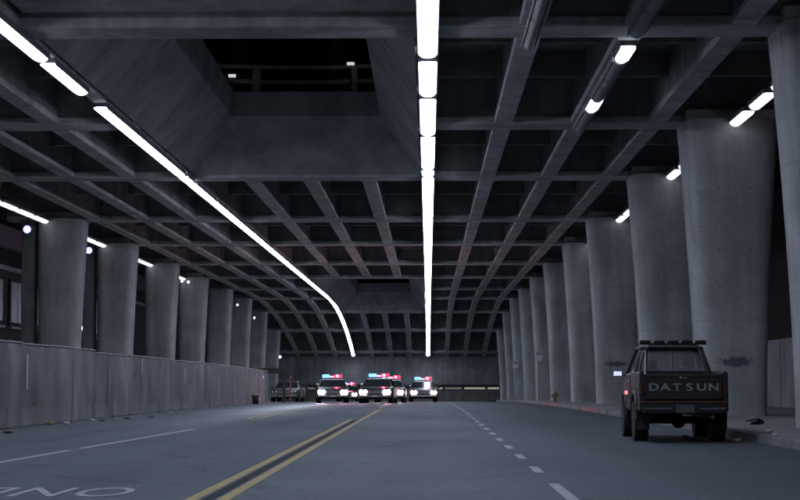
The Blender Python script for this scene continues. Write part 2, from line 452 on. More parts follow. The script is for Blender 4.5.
for g in GIRD:
    parts = [(XL, XR)]
    for s0, s1 in SKY:
        if s0 + 1 < g < s1 - 1: parts = [(XL, -8.25), (-0.25, XR)]
    for x0, x1 in parts:
        mb = MB(); hw = 0.62
        z = ZB + zc(g)
        sl = -2*KC*max(0, g-DC)
        def gbox(h_, za, zb2, tp=0.0):
            return ([(x0,g-h_,z+za-sl*h_),(x1,g-h_,z+za-sl*h_),(x1,g+h_,z+za+sl*h_),(x0,g+h_,z+za+sl*h_)],
                    [(x0,g-h_-tp,z+zb2-sl*h_),(x1,g-h_-tp,z+zb2-sl*h_),(x1,g+h_+tp,z+zb2+sl*h_),(x0,g+h_+tp,z+zb2+sl*h_)])
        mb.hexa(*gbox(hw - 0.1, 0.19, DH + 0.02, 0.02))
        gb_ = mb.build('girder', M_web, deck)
        mb = MB(); mb.hexa(*gbox(hw, -0.025, 0.2))
        mb.build('girder_flange', M_deck, gb_, bevel=0.03, seg=1)
# shallow secondary cross ribs inside the coffers
for a, b in bays:
    for t in (1/3, 2/3):
        yy = a + (b - a) * t
        z = ZB + zc(yy)
        parts = [(XL, -8.3), (-0.2, XR)] if in_sky(a, b) or (a, b) == (23.8, 35.7) else [(XL, XR)]
        for x0, x1 in parts:
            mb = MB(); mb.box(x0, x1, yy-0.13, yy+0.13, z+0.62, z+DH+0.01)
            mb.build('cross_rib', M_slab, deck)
# slab panels closing the coffers
for a, b in bays:
    parts = [(XL-0.5, -8.5), (0.0, XR+0.5)]
    if not in_sky(a, b): parts.append((-8.5, 0.0))
    for x0, x1 in parts:
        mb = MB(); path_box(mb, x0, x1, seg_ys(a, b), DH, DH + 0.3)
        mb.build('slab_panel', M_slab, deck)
# plain soffit in the bay in front of the first skylight
mb = MB(); mb.box(-8.25, -0.25, 24.4, 35.1, ZB+0.28, ZB+0.6); mb.build('soffit_panel', M_deck, deck)
# funnel-shaped skylight openings
def funnel(y0, y1, top):
    a, b = y0 + 0.66, y1 - 0.66
    z0, z1 = ZB + zc(a), ZB + zc(b)
    lo = [(-8.22,a,z0+0.05),(-0.28,a,z0+0.05),(-0.28,b,z1+0.05),(-8.22,b,z1+0.05)]
    md = [(-6.68,a+2.4,z0+1.78),(-1.62,a+2.4,z0+1.78),(-1.62,b-2.4,z1+1.78),(-6.68,b-2.4,z1+1.78)]
    hi = [(-6.6,a+2.4,z0+top+0.4),(-1.72,a+2.4,z0+top+0.4),(-1.72,b-2.4,z1+top),(-6.6,b-2.4,z1+top)]
    names = ['skylight_end', 'skylight_side', 'skylight_end', 'skylight_side']
    for i in range(4):
        j = (i + 1) % 4
        for p, q in ((lo, md), (md, hi)):
            mb = MB()
            A, B, C, D = Vector(p[i]), Vector(p[j]), Vector(q[j]), Vector(q[i])
            n = (B - A).cross(D - A).normalized()
            if n.dot(Vector((XC, (a+b)/2, z0)) - A) > 0: n = -n
            n *= 0.25
            mb.hexa([A, B, B+n, A+n], [D, C, C+n, D+n])
            mb.build(names[i] if p is lo else 'skylight_upstand', M_conc, deck)
for s0, s1 in SKY: funnel(s0, s1, 2.62)

# far end wall with the lit slot
ew = empty('end_wall', (XC, END, 0)); tag(ew, 'grey concrete wall closing the far end under the deck', 'wall')
ze = ZB + zc(END)
def part(mb, name, m, root, **kw):
    o = mb.build(name, m, None, **kw); o.parent = root; o.matrix_parent_inverse = root.matrix_basis.inverted(); return o
mb = MB(); mb.box(-30, 26, END, END+0.6, 0.68, ze+4); part(mb, 'lintel', M_wall, ew)
mb = MB(); mb.box(-30, 26, END, END+0.6, -6, -0.06); part(mb, 'parapet', M_dim, ew)
for x in (-26, -20, -14, -9.6, 8.6, 14, 20):
    mb = MB(); mb.box(x-0.2, x+0.2, END+0.05, END+0.55, -0.08, 0.7); part(mb, 'mullion', M_wall, ew)
M_slot = mat('lit_slot', (0.7, 0.68, 0.62), 0.5, emit=(1.0, 0.93, 0.84), estr=0.26)
M_slot2 = mat('lit_slot_dim', (0.6, 0.58, 0.55), 0.5, emit=(1.0, 0.92, 0.84), estr=0.1)
bk = MB(); bk.box(-30, 26, END+1.5, END+1.7, -3, 2.5); o = bk.build('light_wall', mat('pale_wall', (0.5, 0.48, 0.45), 0.8), None)
tag(o, 'pale wall seen through the slot behind the far wall', 'wall')
for x0, x1, mm in ((1.9, 3.9, M_slot2), (4.1, 6.6, M_slot), (6.8, 8.2, M_slot), (0.2, 1.7, M_slot), (-15.5, -13, M_slot2), (-12.6, -11.2, M_slot)):
    root = empty('slot_light', ((x0+x1)/2, END+1.2, 0.25))
    mb = MB(); mb.box(-(x1-x0)/2, (x1-x0)/2, 0.0, 0.29, -0.14, 0.16); mb.build('housing', M_hous, root)
    mb = MB(); mb.box(-(x1-x0)/2+0.05, (x1-x0)/2-0.05, -0.06, 0.0, -0.1, 0.12); mb.build('diffuser', mm, root, bevel=0.02)
    tag(root, 'pale light fitting glowing in the slot of the far wall', 'lamp', 'slot lights at the far end')

# ------------------------------------------------------------------ piers
def pier_mesh(name, m, h, slim=False):
    rings = []; N = 40
    for k in range(15):
        t = k / 14
        fl = t ** 1.6
        a = 0.92 + 0.42 * fl; b = 0.86 + 0.34 * fl
        off = 0.0
        if slim: a = 0.84 + 0.16*fl; off = 0.13*fl
        ring = []
        for i in range(N):
            q = 2*math.pi*i/N
            c, s_ = math.cos(q), math.sin(q)
            e = 2/5.0
            ring.append((off + a*math.copysign(abs(c)**e, c), b*math.copysign(abs(s_)**e, s_), t*h))
        rings.append(ring)
    return rings
def pier(x, d, label, m=None, base=0.0, slim=False):
    z0 = zr(d) + base - 0.04
    top = ZB + zc(d) + 0.02
    root = empty('concrete_pier', (x, d, z0))
    mb = MB(); mb.loft(pier_mesh('', None, top - z0, slim)); mb.build('shaft', m or M_conc, root, smooth=True)
    mb = MB(); w_ = 0.9 if slim else 1.28; mb.box(-w_, w_, -0.9, 0.9, top - z0 - 0.08, top - z0 + 0.3); mb.build('bearing', M_deck, root)
    h = top - z0
    rings = pier_mesh('', None, h, slim)
    def ring_at(z, grow):
        t = z / h * 14; i = min(13, int(t)); u = t - i
        pts = [tuple(p[k]*(1-u) + q[k]*u for k in range(3)) for p, q in zip(rings[i], rings[i+1])]
        return [(p[0]*(1+grow), p[1]*(1+grow), p[2]) for p in pts]
    for zs in ((2.75, 5.35) if d < 130 else ()):
        zs += ((d*7.3) % 1.0 - 0.5)*0.3
        mb = MB(); mb.loft([ring_at(zs-0.012, 0.003), ring_at(zs+0.012, 0.003)], cap=False); mb.build('pour_seam', M_seam, root, smooth=True)
    if d < 80 and not slim:
        for zs in (1.6, 3.6, 4.6, 6.3):
            yb = min(p[1] for p in ring_at(zs, 0.0))
            for xs in (-0.42, 0.42):
                mb = MB(); mb.lathe([(0.034, yb+0.03), (0.034, yb-0.004), (0.02, yb-0.006)], 'y', (xs, 0, zs), 8); mb.build('tie_hole', M_hole, root)
    tag(root, label, 'pier', 'flared concrete piers under the overpass')
    return root
right = [(35.7, 'flared concrete pier cut by the right edge of the frame', None),
         (49.2, 'wide flared concrete pier right behind the pickup, with a dark scrawl', M_pier_b),
         (62.0, 'flared concrete pier just left of the pickup roof, second behind it', None),
         (78.5, 'flared pier with a dark smear, just left of the pickup mirror', M_pier_d),
         (92.5, 'fifth pier from the right edge, right of the hydrant', None),
         (108.0, 'sixth pier from the right edge, between the two pole signs', None),
         (122.5, 'seventh pier from the right edge, near the farther pole sign', None),
         (138.0, 'fourth pier from the far end in the right row', None),
         (153.0, 'third pier from the far end in the right row', None),
         (168.0, 'second pier from the far end in the right row', None),
         (183.0, 'last narrow pier of the right row at the far wall', None)]
for d, lab, m in right: pier(8.45, d, lab, m, 0.15)
pier(8.45, 23.8, 'flared concrete pier just outside the right edge of the frame', None, 0.15)
left = [(62.0, 'left row flared pier just outside the frame before the first seen'),
        (78.5, 'leftmost flared pier behind the fence with a round blue floodlight'),
        (92.5, 'second flared pier from the left behind the fence, with blue floodlight'),
        (108.0, 'third flared pier from the left behind the fence'),
        (122.5, 'fourth flared pier from the left, beside the twin small lights'),
        (138.0, 'fifth flared pier from the left behind the fence'),
        (153.0, 'sixth flared pier from the left behind the fence'),
        (168.0, 'seventh flared pier from the left, close to the fence end'),
        (183.0, 'last pier of the left row near the far wall')]
for d, lab in left: pier(-16.58, d, lab, slim=True)
for d in (23.8, 35.7, 49.2): pier(-16.58, d, 'left row flared pier outside the frame', slim=True)

# slender posts beside the left piers
for d, lab in ((78.5, 'slender concrete post left of the leftmost pier'), (92.5, 'slender concrete post left of the second pier'),
               (122.5, 'slender concrete post beside the fourth pier from the left')):
    root = empty('concrete_post', (-17.93, d - 0.1, zr(d)))
    h = ZB + zc(d) - zr(d)
    mb = MB(); mb.hexa([(-.3,-.36,0),(.3,-.36,0),(.3,.36,0),(-.3,.36,0)], [(-.3,-.4,h),(.3,-.4,h),(.3,.4,h),(-.3,.4,h)])
    mb.build('shaft', M_wall, root, bevel=0.05)
    mb = MB(); mb.box(-.32,.32,-.5,.5,h-0.25,h+0.05); mb.build('cap', M_wall, root, bevel=0.03)
    tag(root, lab, 'post')

# ------------------------------------------------------------------ luminaires
def lamp_proto(name, length, w, on=True, dm=None, drop=0.17):
    root = empty(name); hl = length / 2
    mb = MB(); mb.box(-w*0.5, w*0.5, -hl, hl, -0.10, 0.015)
    for s_ in (-1, 1): mb.box(min(s_*w*0.5, s_*(w*0.5+0.012)), max(s_*w*0.5, s_*(w*0.5+0.012)), -hl, hl, -0.10-(0.0 if dm else drop*0.45), -0.05)
    mb.build('housing', M_hous if on else M_oldhous, root)
    rings = []
    for yy, sc in ((-hl+0.01, 0.55), (-hl+0.05, 0.88), (-hl+0.12, 1.0), (hl-0.12, 1.0), (hl-0.05, 0.88), (hl-0.01, 0.55)):
        rings.append([(w*0.47*sc*math.cos(q), yy, -0.10 - drop*sc*math.sin(q)) for q in [math.pi*k/8 for k in range(9)]])
    mb = MB(); mb.loft(rings); mb.build('diffuser', dm or (M_tube if on else M_off), root, smooth=True)
    return root
PROTO = {}
def lamp(x, y0, y1, label, group, w=0.37, on=True, z=None, name='strip_light', dm=None, drop=0.17):
    key = (round(y1-y0, 2), w, on, drop, dm)
    yc = (y0 + y1) / 2
    if key in PROTO: r = copy_tree(PROTO[key])
    else:
        r = lamp_proto(name, y1-y0, w, on, dm, drop); PROTO[key] = r
    sl = -2*KC*max(0, yc-DC)
    r.location = (x, yc, (ZB if z is None else z) + zc(yc) - 0.012)
    r.rotation_euler = (math.atan(sl), 0, 0)
    tag(r, label, 'lamp', group)
    return r
def row(x, breaks, which, w=0.37, skip=(), drop=0.17):
    for a, b in zip(breaks[:-1], breaks[1:]):
        if (a, b) in skip: continue
        gp = (0.85 if x == 0.0 else 0.55) if a < 70 or a > 160 else 0.22
        n = max(1, round((b - a - gp) / 2.7)); st = (b - a - gp) / n
        for i in range(n):
            y0, y1 = a + gp/2 + st*i + 0.008, a + gp/2 + st*(i+1) - 0.008
            yc = (y0 + y1)/2
            where = ('nearer than the frame shows' if yc < 33 else 'alongside the near skylight' if yc < 62 else
                     'between the two skylights' if yc < 122 else 'alongside the far skylight' if yc < 168 else 'dropping to the far wall')
            lamp(x, y0, y1, 'lit tube in the %s ceiling row, %s' % (which, where), '%s light row, %s' % (which, where), w, drop=drop)
bk_c = [-4.0, 12.0, 25.0, 38.1, 43.3, 50.2, 58.3, 60.4, 76.0, 92.0, 108.0, 124.0, 140.0, 150.0, 160.0, 170.0, 178.0, 186.0, 193.0, 199.5]
bk_l = [-4.0, 12.0, 25.0, 38.3, 42.8, 44.6, 60.0, 62.3, 68.8, 84.0, 100.0, 116.0, 132.0, 148.0, 164.0, 180.0, 199.5]
row(0.0, bk_c, 'straight middle', 0.42, (), 0.11)
row(-8.5, bk_l, 'curving left', 0.34, ((42.8, 44.6),), 0.10)
# broken row on the second rib right of the middle: mostly dead tubes
dead = 'dead tube light in the broken row right of the middle row'
for a, b, on, lab in ((29.0, 30.2, False, dead), (30.3, 32.9, False, dead), (33.0, 35.4, False, dead), (36.75, 38.15, True, 'short lit tube light nearest the camera in the broken row, second rib right of middle'),
                      (38.2, 40.5, False, dead), (40.6, 41.5, False, dead), (41.6, 43.7, False, dead), (43.8, 45.25, True, 'second short lit tube light in the broken row, second rib right of middle'),
                      (45.3, 47.9, False, dead), (48.0, 49.0, False, dead)):
    lamp(4.25, a, b, lab, 'broken light row' if not on else None, 0.32, on, drop=0.14)
for a, b in ((30.0, 33.5), (33.6, 36.5)):
    lamp(2.12, a, b, 'dead tube light under the first rib right of the middle row', 'dead lights under the first rib', 0.26, False)
# rows between the piers
ORD = ['nearest', 'second', 'third', 'fourth']
for bi, (a, b) in enumerate(bays):
    if a < 20 or b > 130: continue
    e = b - 1.25; c = a + 1.9
    n = 3 if b - a < 14 else 4
    for i in range(n):
        y1 = e - i*2.9
        if y1 - 2.2 < c: break
        pos = ('last', 'second last', 'third last', 'fourth last')[i]
        if a < 80: lamp(8.45, y1-2.2, y1, 'lit tube light, %s before pier %d of the right row' % (pos, bi - 2), 'lights between right piers', 0.34, dm=M_tube_side, drop=0.12)
        if a > 45: lamp(-17.0, y1-2.55, y1, 'lit tube light, %s before pier %d of the left row' % (pos, bi - 5), 'lights between left piers', 0.34, dm=M_tube_side, drop=0.12)

# round floodlights and small bulbs
M_blue = mat('blue_flood_lens', (0.6, 0.6, 0.8), 0.3, emit=(0.42, 0.40, 1.0), estr=2.2)
def flood(x, y, z, r, label, m):
    root = empty('floodlight', (x, y, z))
    mb = MB(); mb.lathe([(r*0.5, 0.25), (r*0.95, 0.12), (r, 0.0), (r*0.9, -0.02)], 'y', n=16); mb.build('housing', M_hous, root, smooth=True)
    mb = MB(); mb.lathe([(r*0.88, -0.02), (r*0.7, -0.06), (r*0.2, -0.09)], 'y', n=16); mb.build('lens', m, root, smooth=True)
    mb = MB(); mb.box(-0.04, 0.04, 0.1, 0.16, 0, r+0.5); mb.build('bracket', M_hous, root)
    tag(root, label, 'floodlight')
flood(-17.9, 77.6, EYE+6.75, 0.2, 'round bluish floodlight on the leftmost pier', M_blue)
flood(-17.85, 91.6, EYE+6.85, 0.2, 'round bluish floodlight on the second pier from the left', M_blue)
M_bulb = mat('white_bulb', (0.8, 0.8, 0.8), 0.3, emit=(0.9, 0.92, 1.0), estr=4)
def bulb(x, y, z, r, label, group=None):
    root = empty('bulb_light', (x, y, z))
    mb = MB(); mb.lathe([(0.02, -r), (r*0.75, -r*0.7), (r, 0), (r*0.75, r*0.7), (0.05, r)], 'z', n=12); mb.build('globe', M_bulb, root, smooth=True)
    mb = MB(); mb.lathe([(r*0.6, r*0.8), (r*0.6, r*1.8)], 'z', n=10); mb.build('cap', M_hous, root, smooth=True)
    mb = MB(); mb.tube([(0,0,r*1.6),(0,r*3,r*1.8),(0,r*6,r*1.2)], r*0.25, 6); mb.build('arm', M_hous, root)
    tag(root, label, 'bulb', group)
def at(px, py, d):       # a point of the place by its bearing in the photograph
    s_ = 1750.0 / d
    return ((px-428)/s_, d, EYE + (381-py)/s_)
for px, py, d, r, lab in ((181, 281, 120.3, 0.11, 'left one of the twin small bulbs beside the fourth left pier'),
                          (187.5, 282, 120.3, 0.11, 'right one of the twin small bulbs beside the fourth left pier'),
                          (237, 305, 136.0, 0.1, 'small bulb on the fifth pier from the left'),
                          (254, 318, 151.0, 0.11, 'small bulb on the sixth pier from the left'),
                          (280, 357, 166.0, 0.16, 'bright bulb low at the end of the left pier row'),
                          (81, 328, 100.0, 0.14, 'small bulb low between the first and second left piers'),
                          (160, 358, 112.0, 0.09, 'faint bulb just above the fence top rail'),
                          (263, 377, 118.0, 0.09, 'faint bulb behind the far end of the fence')):
    bulb(*at(px, py, d), r*0.78, lab)

# ------------------------------------------------------------------ upper level seen through the first skylight
M_rail = mat('pale_rail', (0.6, 0.6, 0.62), 0.6, var=0.2)
gr = empty('guardrail', (XC, 60.6, ZB+2.5)); tag(gr, 'two-rail guardrail on the upper level seen through the near skylight', 'guardrail')
zt = ZB + 2.5
for z, r in ((1.25, 0.075), (0.72, 0.085)):
    mb = MB(); mb.tube([(XC+dx, 60.6 + 0.0035*dx*dx*4, zt+z+0.01*dx*dx) for dx in (-9,-7,-5,-3,-1,0,1,3,5,7,9)], r, 8); part(mb, 'rail', M_rail, gr, smooth=True)
for x in (-12.8, -9.4, -6.0, -2.6, 0.8, 4.2):
    dx = x - XC
    yy = 60.6 + 0.014*dx*dx
    mb = MB(); mb.box(x-0.14, x+0.14, yy-0.1, yy+0.1, zt-1.0, zt+1.3+0.01*dx*dx); part(mb, 'post', M_rail, gr, bevel=0.02)
ud = empty('upper_deck', (XC, 80, ZB+1.5)); tag(ud, 'dark upper level slab beyond the guardrail', 'deck')
mb = MB(); mb.box(-18, 10, 62.4, 110, ZB+1.6, ZB+1.9); part(mb, 'slab', M_dim, ud)
for x, yy in ((-7.0, 66), (-3.4, 66), (-10, 70), (0.5, 70)):
    mb = MB(); mb.box(x-0.3, x+0.3, yy-0.3, yy+0.3, ZB+1.9, ZB+9); part(mb, 'column', M_dim, ud)
mb = MB(); mb.box(-18, 10, 40, 110, ZB+9, ZB+9.5); part(mb, 'upper_slab', M_dim, ud)
M_glint = mat('dim_bulb', (0.7, 0.7, 0.7), 0.3, emit=(0.9, 0.9, 1.0), estr=0.7)
for px, py, lab in ((230, 73, 'small pale lamp at the left of the upper guardrail'), (350, 61, 'small pale lamp above the upper guardrail')):
    x, yy, z = at(px, py, 59.9)
    root = empty('rail_lamp', (x, yy, z))
    mb = MB(); mb.box(-0.13, 0.13, -0.06, 0.06, -0.05, 0.05); mb.build('lens', M_glint, root, bevel=0.02)
    mb = MB(); mb.box(-0.04, 0.04, 0.0, 0.1, ZB+2.3-z, -0.03); mb.build('stem', M_hous, root)
    tag(root, lab, 'lamp')

# ------------------------------------------------------------------ side walls and the building on the left
rw = empty('side_wall', (13.2, 90, 0)); tag(rw, 'low concrete wall behind the right hand piers', 'wall')
yy = 30.0
while yy < 200:
    mb = MB(); z0, z1 = zr(yy), zr(yy+6)
    mb.hexa([(13.2,yy+0.02,z0-0.2),(13.6,yy+0.02,z0-0.2),(13.6,yy+5.98,z1-0.2),(13.2,yy+5.98,z1-0.2)], [(13.2,yy+0.02,z0+2.7),(13.6,yy+0.02,z0+2.7),(13.6,yy+5.98,z1+2.7),(13.2,yy+5.98,z1+2.7)])
    part(mb, 'wall_panel', M_wall, rw, bevel=0.02, seg=1); yy += 6
mb = MB(); mb.box(20, 20.4, 20, 202, -3, 12); o = mb.build('retaining_wall', mat('brown_brick', (0.04, 0.031, 0.03), 0.9, var=0.3), None)
tag(o, 'dark brown retaining wall far behind the right hand piers', 'wall')

bl = empty('building', (-25, 90, 0)); tag(bl, 'dark building behind the left piers with pale tall windows', 'building')
M_bld = mat('dark_render', (0.05, 0.045, 0.05), 0.9, var=0.25, vscale=1.5)
M_band = mat('pale_ledge', (0.4, 0.34, 0.46), 0.8, var=0.2)  # mauve cast of the purple floodlights mixed into the ledge colour
M_pane = mat('pale_pane', (0.2, 0.2, 0.23), 0.25, emit=(0.7, 0.72, 0.9), estr=0.03)
mb = MB(); mb.box(-26, -25, 50, 201, -3, 14); part(mb, 'wall', M_bld, bl)
mb = MB(); mb.box(-25.0, -24.5, 50, 201, 8.9, 10.1); part(mb, 'ledge', M_band, bl)
mb = MB(); mb.box(-25.0, -24.75, 50, 201, 7.6, 7.85); part(mb, 'sill_band', M_band, bl)
yy = 88.0
for k in range(9):
    f = MB(); f.box(-25.0, -24.85, yy, yy+3.4, 4.4, 7.2); fo = part(f, 'window', M_bld, bl)
    for j in (0, 1):
        p = MB(); p.box(-24.88, -24.80, yy+0.2+1.6*j, yy+1.6+1.6*j, 4.6, 7.0); po = p.build('pane', M_pane, None); po.parent = fo
    s_ = MB(); s_.box(-25.0, -24.7, yy-0.1, yy+3.5, 4.2, 4.35); part(s_, 'window_ledge', M_band, bl)
    yy += 5.2

# ------------------------------------------------------------------ fence on the left
fe = empty('fence', (-9.7, 60, 0)); tag(fe, 'long grey screened chain-link fence along the left side of the road', 'fence')
yy = 26.5; i = 0
rnd = random.Random(3)
while yy < 103:
    y2 = yy + 3.05
    h = 2.0 + (0.0 if yy < 50 else -0.08) + rnd.uniform(-0.015, 0.015)
    za, zb_ = zr(yy), zr(y2)
    # screen panel: a slightly billowing sheet with real thickness
    mb = MB(); nx, nz = 9, 7; amp = rnd.uniform(0.02, 0.06); ph = rnd.uniform(0, 6)
    for side in (0, 1):
        for a in range(nx):
            for b in range(nz):
                u, v = a/(nx-1), b/(nz-1)
                bul = amp*math.sin(math.pi*u)*math.sin(math.pi*v)*(1+0.6*math.sin(5*u+ph))
                mb.v.append((-9.66 + bul + 0.006*side, yy+0.002+3.046*u, za+(zb_-za)*u + 0.03 + (h-0.07)*v + 0.02*math.sin(9*u+ph)*(1-v)))
    o_ = nx*nz
    for a in range(nx-1):
        for b in range(nz-1):
            q = (a*nz+b, (a+1)*nz+b, (a+1)*nz+b+1, a*nz+b+1)
            mb.f.append(q); mb.f.append(tuple(o_+w for w in reversed(q)))
    part(mb, 'screen_panel', M_fence, fe, smooth=True)
    mb = MB(); mb.tube([(-9.72, yy, za-0.1), (-9.72, yy, za+h+0.05)], 0.035, 8); part(mb, 'post', M_gal, fe, smooth=True)
    mb = MB(); mb.tube([(-9.71, yy, za+h), (-9.71, y2, zb_+h)], 0.026, 8); part(mb, 'top_rail', M_gal, fe, smooth=True)
    yy = y2; i += 1
FE_END = yy
# a few pale ties / torn strips on the screen
M_pale = mat('pale_tape', (0.5, 0.5, 0.52), 0.7)
for d, z0, z1 in ((41.8, 0.9, 1.75), (58.6, 1.3, 1.85), (52.4, 0.3, 1.9), (69.0, 1.0, 1.6)):
    mb = MB(); mb.box(-9.6, -9.585, d, d+0.09, z0, z1); o = part(mb, 'torn_strip', M_pale if d != 52.4 else M_dim, fe)

# gate posts, header beam and bin at the fence end
M_rpost = mat('red_post', (0.42, 0.12, 0.1), 0.6, var=0.25)
for px, d, lab in ((284.5, 113, 'left thin reddish post at the fence end'), (290.5, 116, 'right thin reddish post at the fence end')):
    x = (px-428)*d/1750
    root = empty('marker_post', (x, d, zr(d)))
    mb = MB(); mb.tube([(0,0,-0.1),(0,0,1.65)], 0.05, 8); mb.build('post', M_rpost, root, smooth=True)
    mb = MB(); mb.lathe([(0.065,1.65),(0.065,1.7),(0.02,1.74)], 'z', n=10); mb.build('cap', M_rpost, root, smooth=True)
    tag(root, lab, 'post')
hb = empty('gate_header', (-10.3, 112, zr(112))); tag(hb, 'dark wooden gate header beam above the far end of the fence', 'gate')
M_wood = mat('dark_timber', (0.045, 0.045, 0.035), 0.85, var=0.3)
mb = MB(); mb.box(-1.25, 1.2, -0.12, 0.12, 1.85, 2.2); mb.build('beam', M_wood, hb, bevel=0.02)
for x in (-1.1, 1.1):
    mb = MB(); mb.box(x-0.08, x+0.08, -0.08, 0.08, -0.2, 1.85); mb.build('post', M_wood, hb)
tb = empty('litter_bin', (-9.25, 94, zr(94))); tb.scale = (0.72, 0.72, 0.72); tag(tb, 'small dark litter bin at the foot of the fence', 'bin')
mb = MB(); mb.lathe([(0.2, 0), (0.25, 0.1), (0.27, 0.62), (0.24, 0.66)], 'z', n=16); mb.build('body', M_black, tb, smooth=True)
mb = MB(); mb.lathe([(0.29, 0.64), (0.29, 0.7), (0.18, 0.82), (0.03, 0.86)], 'z', n=16); mb.build('lid', mat('bin_lid', (0.16, 0.15, 0.09), 0.7), tb, smooth=True)

# ------------------------------------------------------------------ litter
M_paper = mat('crumpled_paper', (0.42, 0.42, 0.41), 0.8, var=0.1)
M_brown = mat('brown_card', (0.12, 0.09, 0.06), 0.9, var=0.2)
def crumple(name, x, d, r, m, label, z=0.0, flat=0.6, group=None):
    rn = random.Random(int(d*100 + x*7)); rings = []; n = 9
    for k in range(6):
        ph = math.pi*(k+0.35)/6.4
        rings.append([(r*math.sin(ph)*math.cos(2*math.pi*i/n)*rn.uniform(0.7,1.3), r*math.sin(ph)*math.sin(2*math.pi*i/n)*rn.uniform(0.7,1.3), r*flat*(1-math.cos(ph))*rn.uniform(0.8,1.15)) for i in range(n)])
    mb = MB(); mb.loft(rings); o = mb.build(name, m); o.location = (x, d, zr(d)+z-0.01); o.rotation_euler = (0,0,rn.uniform(0,6))
    tag(o, label, 'litter', group)
for px, py, r, m, lab in ((67, 424, 0.11, M_paper, 'white crumpled paper at the fence foot, brightest of the litter'), (72, 423, 0.09, M_black, 'black scrap touching the white crumpled paper at the fence foot'),
                          (93, 420.5, 0.09, M_paper, 'second white paper scrap along the fence foot'), (103, 421, 0.1, M_brown, 'flat dark card between two pale scraps at the fence foot'),
                          (117, 419.5, 0.08, M_paper, 'third pale scrap along the fence foot'), (128, 419, 0.12, M_brown, 'dark flattened card right of the third pale scrap'),
                          (151, 417.5, 0.1, M_brown, 'brown card farther along the fence foot'), (171, 413, 0.08, M_paper, 'small pale scrap farthest along the fence foot'),
                          (51, 424.5, 0.13, mat('yellow_card', (0.25, 0.2, 0.07), 0.9), 'yellowish flattened card left of the white paper'), (8, 433, 0.12, M_brown, 'brown card at the left edge by the fence foot'),
                          (213, 419, 0.05, M_paper, 'tiny pale scrap alone on the road left of the yellow pocket line')):
    d = EYE*1750/(py-381); crumple('litter_scrap', max((px-428)*d/1750, -9.5), d, r*0.85, m, lab, 0, 0.4)
crumple('litter_scrap', 4.95, 33.9, 0.06, M_paper, 'white scrap on the road under the pickup')
crumple('litter_scrap', 5.6, 31.9, 0.075, M_paper, 'white scrap in the gutter just right of the pickup wheel')
crumple('litter_scrap', 6.3, 32.6, 0.06, M_paper, 'pale scrap on the kerb near the right edge', 0.15)
crumple('litter_scrap', 6.0, 30.5, 0.05, M_paper, 'tiny pale scrap on the kerb at the right edge', 0.155)
crumple('rubbish_bag', 7.15, 38.6, 0.2, M_black, 'low black rubbish bag on the pavement by the nearest pier', 0.15, 0.35)

# ------------------------------------------------------------------ pole signs and hydrant on the right pavement
M_sign = mat('sign_white', (0.6, 0.6, 0.6), 0.5, var=0.08)
for x, d, lab in ((6.35, 101, 'white parking sign on a pole, nearer of the two'), (6.35, 128, 'white parking sign on a pole, farther of the two')):
    root = empty('pole_sign', (x, d, zr(d)+0.15))
    mb = MB(); mb.tube([(0,0,-0.05),(0,0,2.95)], 0.035, 8); mb.build('pole', M_gal, root, smooth=True)
    mb = MB(); mb.box(-0.2, 0.2, -0.055, -0.04, 2.3, 2.85); mb.build('plate', M_sign, root, bevel=0.005)
    mb = MB(); mb.box(-0.16, 0.16, -0.06, -0.055, 2.62, 2.78); mb.build('panel', mat('sign_grey', (0.25, 0.26, 0.3), 0.5), root)
    tag(root, lab, 'sign')
hy = empty('fire_hydrant', (6.4, 89, zr(89)+0.15)); hy.scale = (0.8, 0.8, 0.8); tag(hy, 'small yellow hydrant on the right pavement before the piers', 'hydrant')
M_hyd = mat('hydrant_yellow', (0.22, 0.17, 0.06), 0.55, var=0.2)
mb = MB(); mb.lathe([(0.17,-0.02),(0.17,0.05),(0.11,0.07),(0.11,0.5),(0.15,0.52),(0.15,0.56),(0.12,0.66),(0.04,0.72)], 'z', n=14); mb.build('barrel', M_hyd, hy, smooth=True)
for s_ in (-1, 1):
    mb = MB(); mb.lathe([(0.06, s_*0.08), (0.06, s_*0.18), (0.075, s_*0.18), (0.075, s_*0.22)], 'x', (0,0,0.4), 10); mb.build('outlet', M_hyd, hy, smooth=True)

# ------------------------------------------------------------------ cars
def rrect(w, z0, z1, y, r=0.12, n=4):
    pts = []
    for cx, cz, q0 in ((w-r, z1-r, 0), (-w+r, z1-r, 90), (-w+r, z0+r, 180), (w-r, z0+r, 270)):
        for k in range(n):
            q = R(q0 + 90*k/(n-1)); pts.append((cx+r*math.cos(q), y, cz+r*math.sin(q)))
    return pts
def wheel(root, x, y, r, w, rim_m, tread=False):
    s_ = 1 if x > 0 else -1
    mb = MB(); mb.lathe([(r*0.6, -w/2), (r*0.93, -w/2), (r, -w*0.36), (r, w*0.36), (r*0.93, w/2), (r*0.6, w/2)], 'x', (0,0,0), 28)
    if tread:
        n = 26
        for k in range(n):
            q = 2*math.pi*k/n
            for side in (-1, 1):
                qq = q + (0.5 if side > 0 else 0)*2*math.pi/n
                c, d = math.cos(qq), math.sin(qq)
                t = Vector((0, -d, c)); rad = Vector((0, c, d)); P = rad*r
                a, b = (0.02, w*0.5+0.004) if side > 0 else (-w*0.5-0.004, -0.02)
                q4 = lambda h: [P+Vector((a,0,0))-t*0.022+rad*h, P+Vector((b,0,0))-t*0.022+rad*h, P+Vector((b,0,0))+t*0.022+rad*h, P+Vector((a,0,0))+t*0.022+rad*h]
                mb.hexa(q4(-0.03), q4(0.016))
    wl = mb.build('wheel', M_rub, root, smooth=not tread); wl.location = (x, y, r + (0.012 if tread else 0))
    mb = MB(); mb.lathe([(r*0.62, -w*0.3), (r*0.62, w*0.46), (r*0.5, w*0.38), (r*0.2, w*0.44), (0.02, w*0.46)], 'x', (0,0,0), 20)
    rm = mb.build('rim', rim_m, wl, smooth=True)
    if s_ < 0: rm.rotation_euler = (0, 0, math.pi)
    return wl
